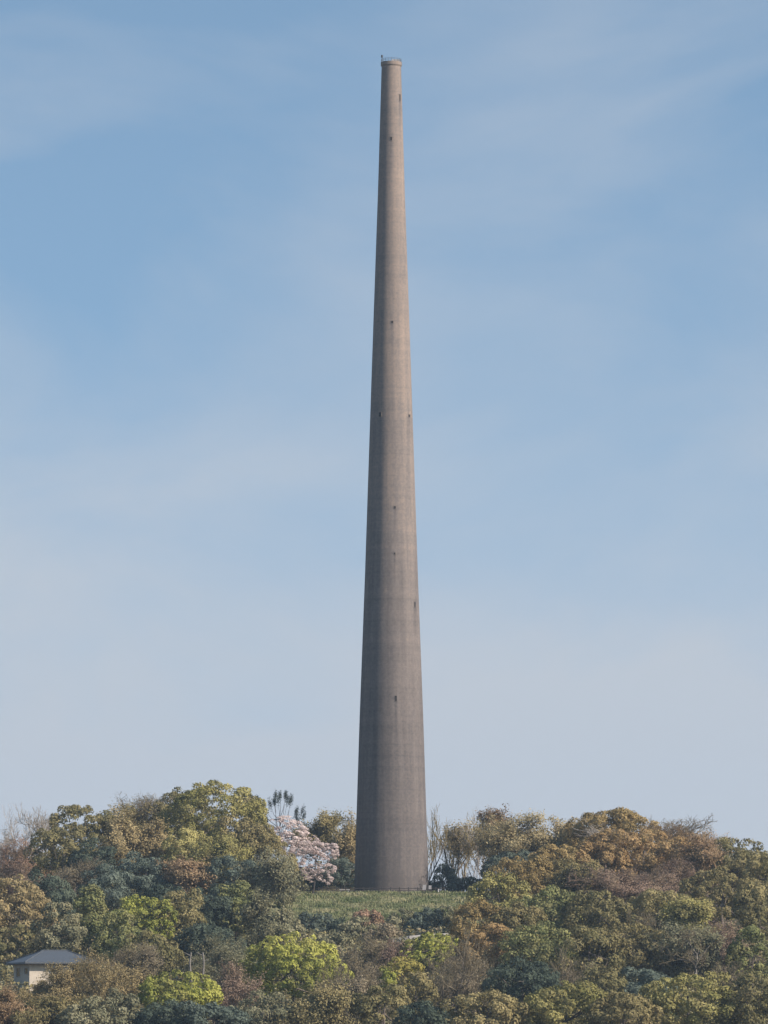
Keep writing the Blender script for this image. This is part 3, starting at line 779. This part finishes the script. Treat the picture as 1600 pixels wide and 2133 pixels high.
def tower_window(px, py, w, h, name='window'):
    c = at(px, py, D); z = c.z; r = tower_r(z)
    x = c.x; x = max(-r * .97, min(r * .97, x)); a = math.atan2(-math.sqrt(max(r * r - x * x, 0)), x)
    M = Matrix.Rotation(a + math.pi / 2, 3, 'Z')
    ctr = Vector((r * math.cos(a), r * math.sin(a), z))
    WINDOWS.append((x, z - h / 2, w)); f = .05; b = MB()
    for s in (-1, 1): b.box(ctr + M @ Vector((s * (w / 2 + f / 2), 0, 0)), (f, .09, h), M)
    b.box(ctr + Vector((0, 0, h / 2 + f / 2)), (w + 2 * f, .11, f), M); b.box(ctr - Vector((0, 0, h / 2 + f / 2)), (w + 2 * f, .11, f), M)
    fo = b.build(name, CONC, tw)
    b = MB(); b.box(ctr, (w, .05, h), M); b.build('pane', DARK, fo)  # flat dark plate in place of a shaded recess


for px, py, w, h in ((824.5, 1459, .34, .85), (864, 1262, .4, .9), (822.5, 1062, .3, .4), (852.5, 869, .5, .4), (792, 868, .5, .7), (817, 676, .35, .35), (815, 293, .3, .55), (833, 206, .3, 1.1), (822, 1158, .25, .3)):
    tower_window(px, py, w, h)
def mth(op, a, b=None, c=None, clamp=False):
    n = CONC.node_tree.nodes.new('ShaderNodeMath'); n.operation = op; n.use_clamp = clamp
    for i, v in enumerate((a, b, c)):
        if v is None: continue
        if isinstance(v, (int, float)): n.inputs[i].default_value = v
        else: CONC.node_tree.links.new(v, n.inputs[i])
    return n.outputs[0]


# pour joints about every 1.8 m, and run-off streaks below the openings
zz_ = mth('MULTIPLY_ADD', FINE.outputs['Fac'], 0.16, SEP.outputs['Z'])
fr_ = mth('FRACT', mth('DIVIDE', zz_, 1.83))
joint = mth('MULTIPLY', mth('LESS_THAN', fr_, 0.075), 0.03)
lift_ = mth('MULTIPLY_ADD', mth('SINE', mth('MULTIPLY', mth('FLOOR', mth('DIVIDE', zz_, 1.83)), 12.9898)), 0.012, 0.0)
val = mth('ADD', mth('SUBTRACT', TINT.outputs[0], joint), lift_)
for wx, wz, ww in WINDOWS:
    dx = mth('ABSOLUTE', mth('SUBTRACT', SEP.outputs['X'], wx))
    core = mth('SUBTRACT', 1.0, mth('DIVIDE', dx, ww * 1.1), clamp=True)
    dz = mth('SUBTRACT', wz, SEP.outputs['Z'])
    fade = mth('MULTIPLY', mth('GREATER_THAN', dz, 0.0), mth('SUBTRACT', 1.0, mth('DIVIDE', dz, 7.0), clamp=True))
    val = mth('SUBTRACT', val, mth('MULTIPLY', mth('MULTIPLY', core, fade), 0.16))
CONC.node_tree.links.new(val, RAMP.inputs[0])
b = MB(); b.lathe([(tower_r(0) + .1, -.4), (tower_r(0) + .55, -.4), (tower_r(0) + .55, .22), (tower_r(0) + .1, .22)], 96); b.build('plinth', CONC, tw)

# worn pale path along the brow
px_ = np.linspace(-17, 13, 40); pc_ = -12.6 + 0.006 * (px_ + 3) ** 2 + 0.35 * np.sin(px_ * .6); wd_ = 0.75 + 0.3 * np.sin(px_ * .9 + 1)
va = np.stack([px_, pc_ - wd_, ground_z(px_, pc_ - wd_) + .05], 1); vb = np.stack([px_, pc_ + wd_, ground_z(px_, pc_ + wd_) + .05], 1)
pvv = np.concatenate([va, vb]); kk = np.arange(39)
pm = mesh_np('path', pvv, np.stack([kk, kk + 1, kk + 41, kk + 40], 1), smooth=True); pm.materials.append(simple_mat('dry_earth', (0.26, 0.23, 0.175), 0.95, 0.3, 0.8))
tag(link('path', pm), kind='structure')

# fence round the foot of the tower
fe = empty('fence', (0, 0, 0)); tag(fe, 'low dark post-and-rail fence along the brow in front of the tower foot', 'fence')
WOOD = simple_mat('dark_timber', (0.05, 0.042, 0.038), 0.85, 0.3)
fx = np.linspace(-16.0, 8.5, 18)
fy = -9.4 + 0.006 * (fx + 4) ** 2
fzz = ground_z(fx, fy)
for x, y, z in zip(fx, fy, fzz):
    b = MB(); b.box((x, y, z + .42), (.14, .14, 1.0)); b.build('post', WOOD, fe)
for hgt in (.35, .72):
    b = MB()
    for k in range(len(fx) - 1): b.tube((fx[k], fy[k] - .09, fzz[k] + hgt), (fx[k + 1], fy[k + 1] - .09, fzz[k + 1] + hgt), .055, .055, 6)
    b.build('rail', WOOD, fe)

SIGNW = simple_mat('pale_board', (0.36, 0.34, 0.34), 0.6, 0.1)


def sign(px, w, h, label, d=789.0, wood=WOOD):
    p = at(px, 1860, d); z = gz1(p.x, p.y)
    s = empty('information_sign', (p.x, p.y, z)); tag(s, label, 'sign', 'boards beside the tower')
    for q in (-1, 1):
        b = MB(); b.box((q * (w / 2 - .05), .06, .55), (.07, .07, 1.3)); b.build('post', wood, s)
    b = MB(); b.box((0, 0, 1.0), (w, .05, h)); b.build('panel', SIGNW, s)


sign(884, .55, .8, 'small pale board on posts at the right foot of the tower, the brighter one')
sign(896, .45, .6, 'narrow pale board on posts beside the dark bush at the tower')
p = at(913, 1858, 790); z = gz1(p.x, p.y)
bo = MB(); bo.lathe([(.001, .7), (.07, .68), (.085, .62), (.085, -.2)], 14); o = bo.build('bollard', PALEC, None, True, (p.x, p.y, z))
tag(o, 'short pale bollard right of the two pale boards', 'bollard')
p = at(718, 1859, 792); z = gz1(p.x, p.y)
be = empty('bench', (p.x, p.y, z)); tag(be, 'low pale bench in the shade left of the tower foot', 'bench')
b = MB(); b.box((0, 0, .45), (1.7, .45, .1)); b.build('seat', PALEC, be)
for q in (-.6, .6):
    b = MB(); b.box((q, 0, .2), (.16, .38, .4)); b.build('leg', PALEC, be)

# retaining walls on the slope
RW = simple_mat('grey_concrete', (0.30, 0.285, 0.27), 0.9, 0.25, 1.0)


def retaining_wall(pts, label, hgt):
    b = MB(); P = [at(px, py, d) for px, py, d in pts]
    for k in range(len(P) - 1):
        a, c = P[k], P[k + 1]; dx = Vector((c.x - a.x, c.y - a.y, 0)); nn = Vector((-dx.y, dx.x, 0)).normalized() * .35
        vs = []
        for q in (a, c):
            vs += [Vector((q.x, q.y, q.z - hgt)) - nn, Vector((q.x, q.y, q.z - hgt)) + nn, Vector((q.x, q.y, q.z)) + nn, Vector((q.x, q.y, q.z)) - nn]
        b.add(vs, [(0, 1, 2, 3), (7, 6, 5, 4), (0, 4, 5, 1), (1, 5, 6, 2), (2, 6, 7, 3), (3, 7, 4, 0)])
    o = b.build('retaining_wall', RW); tag(o, label, 'wall', 'retaining walls on the slope'); return o


retaining_wall([(615, 1936, 744), (630, 1945, 736), (648, 1956, 728)], 'short pale slanting wall beside the dark round shrub', 1.4)
retaining_wall([(818, 1956, 722), (850, 1950, 722), (890, 1946, 724), (930, 1944, 728)], 'long grey wall above the slanting lime tree', 1.0)

# two pale dead trunks
for px, top, bot, ln, lab in ((397, 1984, 2040, .12, 'pale tan dead trunk left of the grey dead trunk'), (423, 1984, 2050, -.1, 'pale grey dead trunk below the dark shaded tree, right of the tan dead trunk')):
    p = at(px, bot, 652); z = gz1(p.x, p.y); tz = at(px, top, 652).z
    dt = empty('dead_tree', (p.x, p.y, z)); tag(dt, lab, 'dead tree', 'dead trunks above the smallest lime tree')
    b = MB(); q = Vector((0, 0, -.3)); H = tz - z; rr = .2
    for s in range(5):
        q2 = Vector((ln * math.sin(s * 1.7), 0, H * (s + 1) / 5)); b.tube(q, q2, rr * (1 - .1 * s), rr * (1 - .1 * (s + 1)), 8); q = q2
    b.build('trunk', BARKG, dt)
    b = MB()
    for sgn, hh_, l_ in ((1, .8, .7), (-1, .93, .9)): b.tube((0, 0, H * hh_), (sgn * l_, -.1, H * hh_ + .45), .07, .03, 5)
    b.build('limb', BARKG, dt)

# ------------------------------------------------------------------ the house
WALL = simple_mat('cream_render', (0.52, 0.45, 0.36), 0.85, 0.10, 1.5)
ROOF = None
m, N, L, o = new_mat('slate_blue_tiles')
p = N.new('ShaderNodeBsdfPrincipled'); p.inputs['Roughness'].default_value = 0.5
t = N.new('ShaderNodeTexCoord'); bt = N.new('ShaderNodeTexBrick'); bt.inputs['Scale'].default_value = 3.2
bt.inputs['Color1'].default_value = (0.065, 0.073, 0.083, 1); bt.inputs['Color2'].default_value = (0.088, 0.097, 0.108, 1); bt.inputs['Mortar'].default_value = (0.06, 0.07, 0.085, 1)
L.new(t.outputs['Object'], bt.inputs['Vector']); L.new(bt.outputs[0], p.inputs['Base Color']); L.new(p.outputs[0], o.inputs[0]); ROOF = m
TH = R(19)
ho = empty('house', (0, 0, 0), TH)
cor = at(61, 2066, 640)                                  # the near corner
LX, LY = 8.4, 8.0                                        # right face runs along +x, left face along +y
ho.location = (cor.x, cor.y, HC.z)
tag(ho, 'small cream house with a slate-blue hipped roof half hidden by tan bushes', 'house')
eave = at(61, 2006, 640).z - HC.z
b = MB(); b.box((LX / 2, LY / 2, eave / 2 - .5), (LX, LY, eave + 1.0)); b.build('wall', WALL, ho)
ov = .85; rz = at(100, 1980, 644).z - HC.z; ez = eave - .12
E = [(-ov, -ov, ez), (LX + ov, -ov, ez), (LX + ov, LY + ov, ez), (-ov, LY + ov, ez)]
E2 = [(x, y, ez + .22) for x, y, _ in E]
Rg = [(2.9, LY / 2, rz), (LX - 2.2, LY / 2, rz)]
b = MB(); b.add(E + E2 + Rg, [(3, 2, 1, 0), (0, 1, 5, 4), (1, 2, 6, 5), (2, 3, 7, 6), (3, 0, 4, 7), (4, 5, 9, 8), (5, 6, 9), (6, 7, 8, 9), (7, 4, 8)])
rf = b.build('roof', ROOF, ho)
b = MB()
for p0, p1 in ((E2[0], Rg[0]), (E2[3], Rg[0]), (E2[1], Rg[1]), (E2[2], Rg[1]), (Rg[0], Rg[1])):
    b.tube(Vector(p0) + Vector((0, 0, .02)), Vector(p1) + Vector((0, 0, .03)), .09, .09, 6)
b.build('ridge_tiles', ROOF, rf)
b = MB()
for k in range(4):
    b.tube(Vector(E[k]) + Vector((0, 0, .02)), Vector(E[(k + 1) % 4]) + Vector((0, 0, .02)), .08, .08, 6)
b.build('gutter', STEEL, rf)
GLASS = simple_mat('dark_glass', (0.02, 0.025, 0.03), 0.15, 0.2)
FR = simple_mat('window_frame_grey', (0.35, 0.34, 0.33), 0.5, 0.1)


def house_window(c, s, axis):
    """axis 'x': in the left wall (x = 0); axis 'y': in the right wall (y = 0)"""
    b = MB(); f = .09
    def P(u, w_): return (c[0], c[1] + u, c[2] + w_) if axis == 'x' else (c[0] + u, c[1], c[2] + w_)
    def Z(u, w_): return (.14, u, w_) if axis == 'x' else (u, .14, w_)
    for sg in (-1, 1):
        b.box(P(sg * (s[0] / 2 - f / 2), 0), Z(f, s[1])); b.box(P(0, sg * (s[1] / 2 - f / 2)), Z(s[0] - 2 * f, f))
    fo = b.build('window', FR, ho)
    b = MB(); b.box(P(0, 0), (.06, s[0] - 2 * f, s[1] - 2 * f) if axis == 'x' else (s[0] - 2 * f, .06, s[1] - 2 * f)); b.build('pane', GLASS, fo)


for cyy, wd, hh_, cz in ((1.5, 1.9, 1.0, eave - 1.0), (5.6, 1.9, 1.3, eave - 1.15)):
    house_window((0, cyy, cz), (wd, hh_), 'x')
house_window((3.4, 0, eave - 1.2), (1.3, 1.1), 'y')
b = MB(); b.box((3.4, -.32, eave - .52), (1.9, .6, .09)); b.build('window_hood', STEEL, ho)

# ------------------------------------------------------------------ the air between
m, N, L, o = new_mat('pale_air')
pv = N.new('ShaderNodeVolumePrincipled'); pv.inputs['Density'].default_value = HAZE; pv.inputs['Color'].default_value = (0.62, 0.80, 1.0, 1); pv.inputs['Anisotropy'].default_value = 0.1
L.new(pv.outputs[0], o.inputs['Volume'])
b = MB(); b.box((0, 0, 45), (5200, 5200, 210)); hz = b.build('haze', m); tag(hz, kind='stuff')
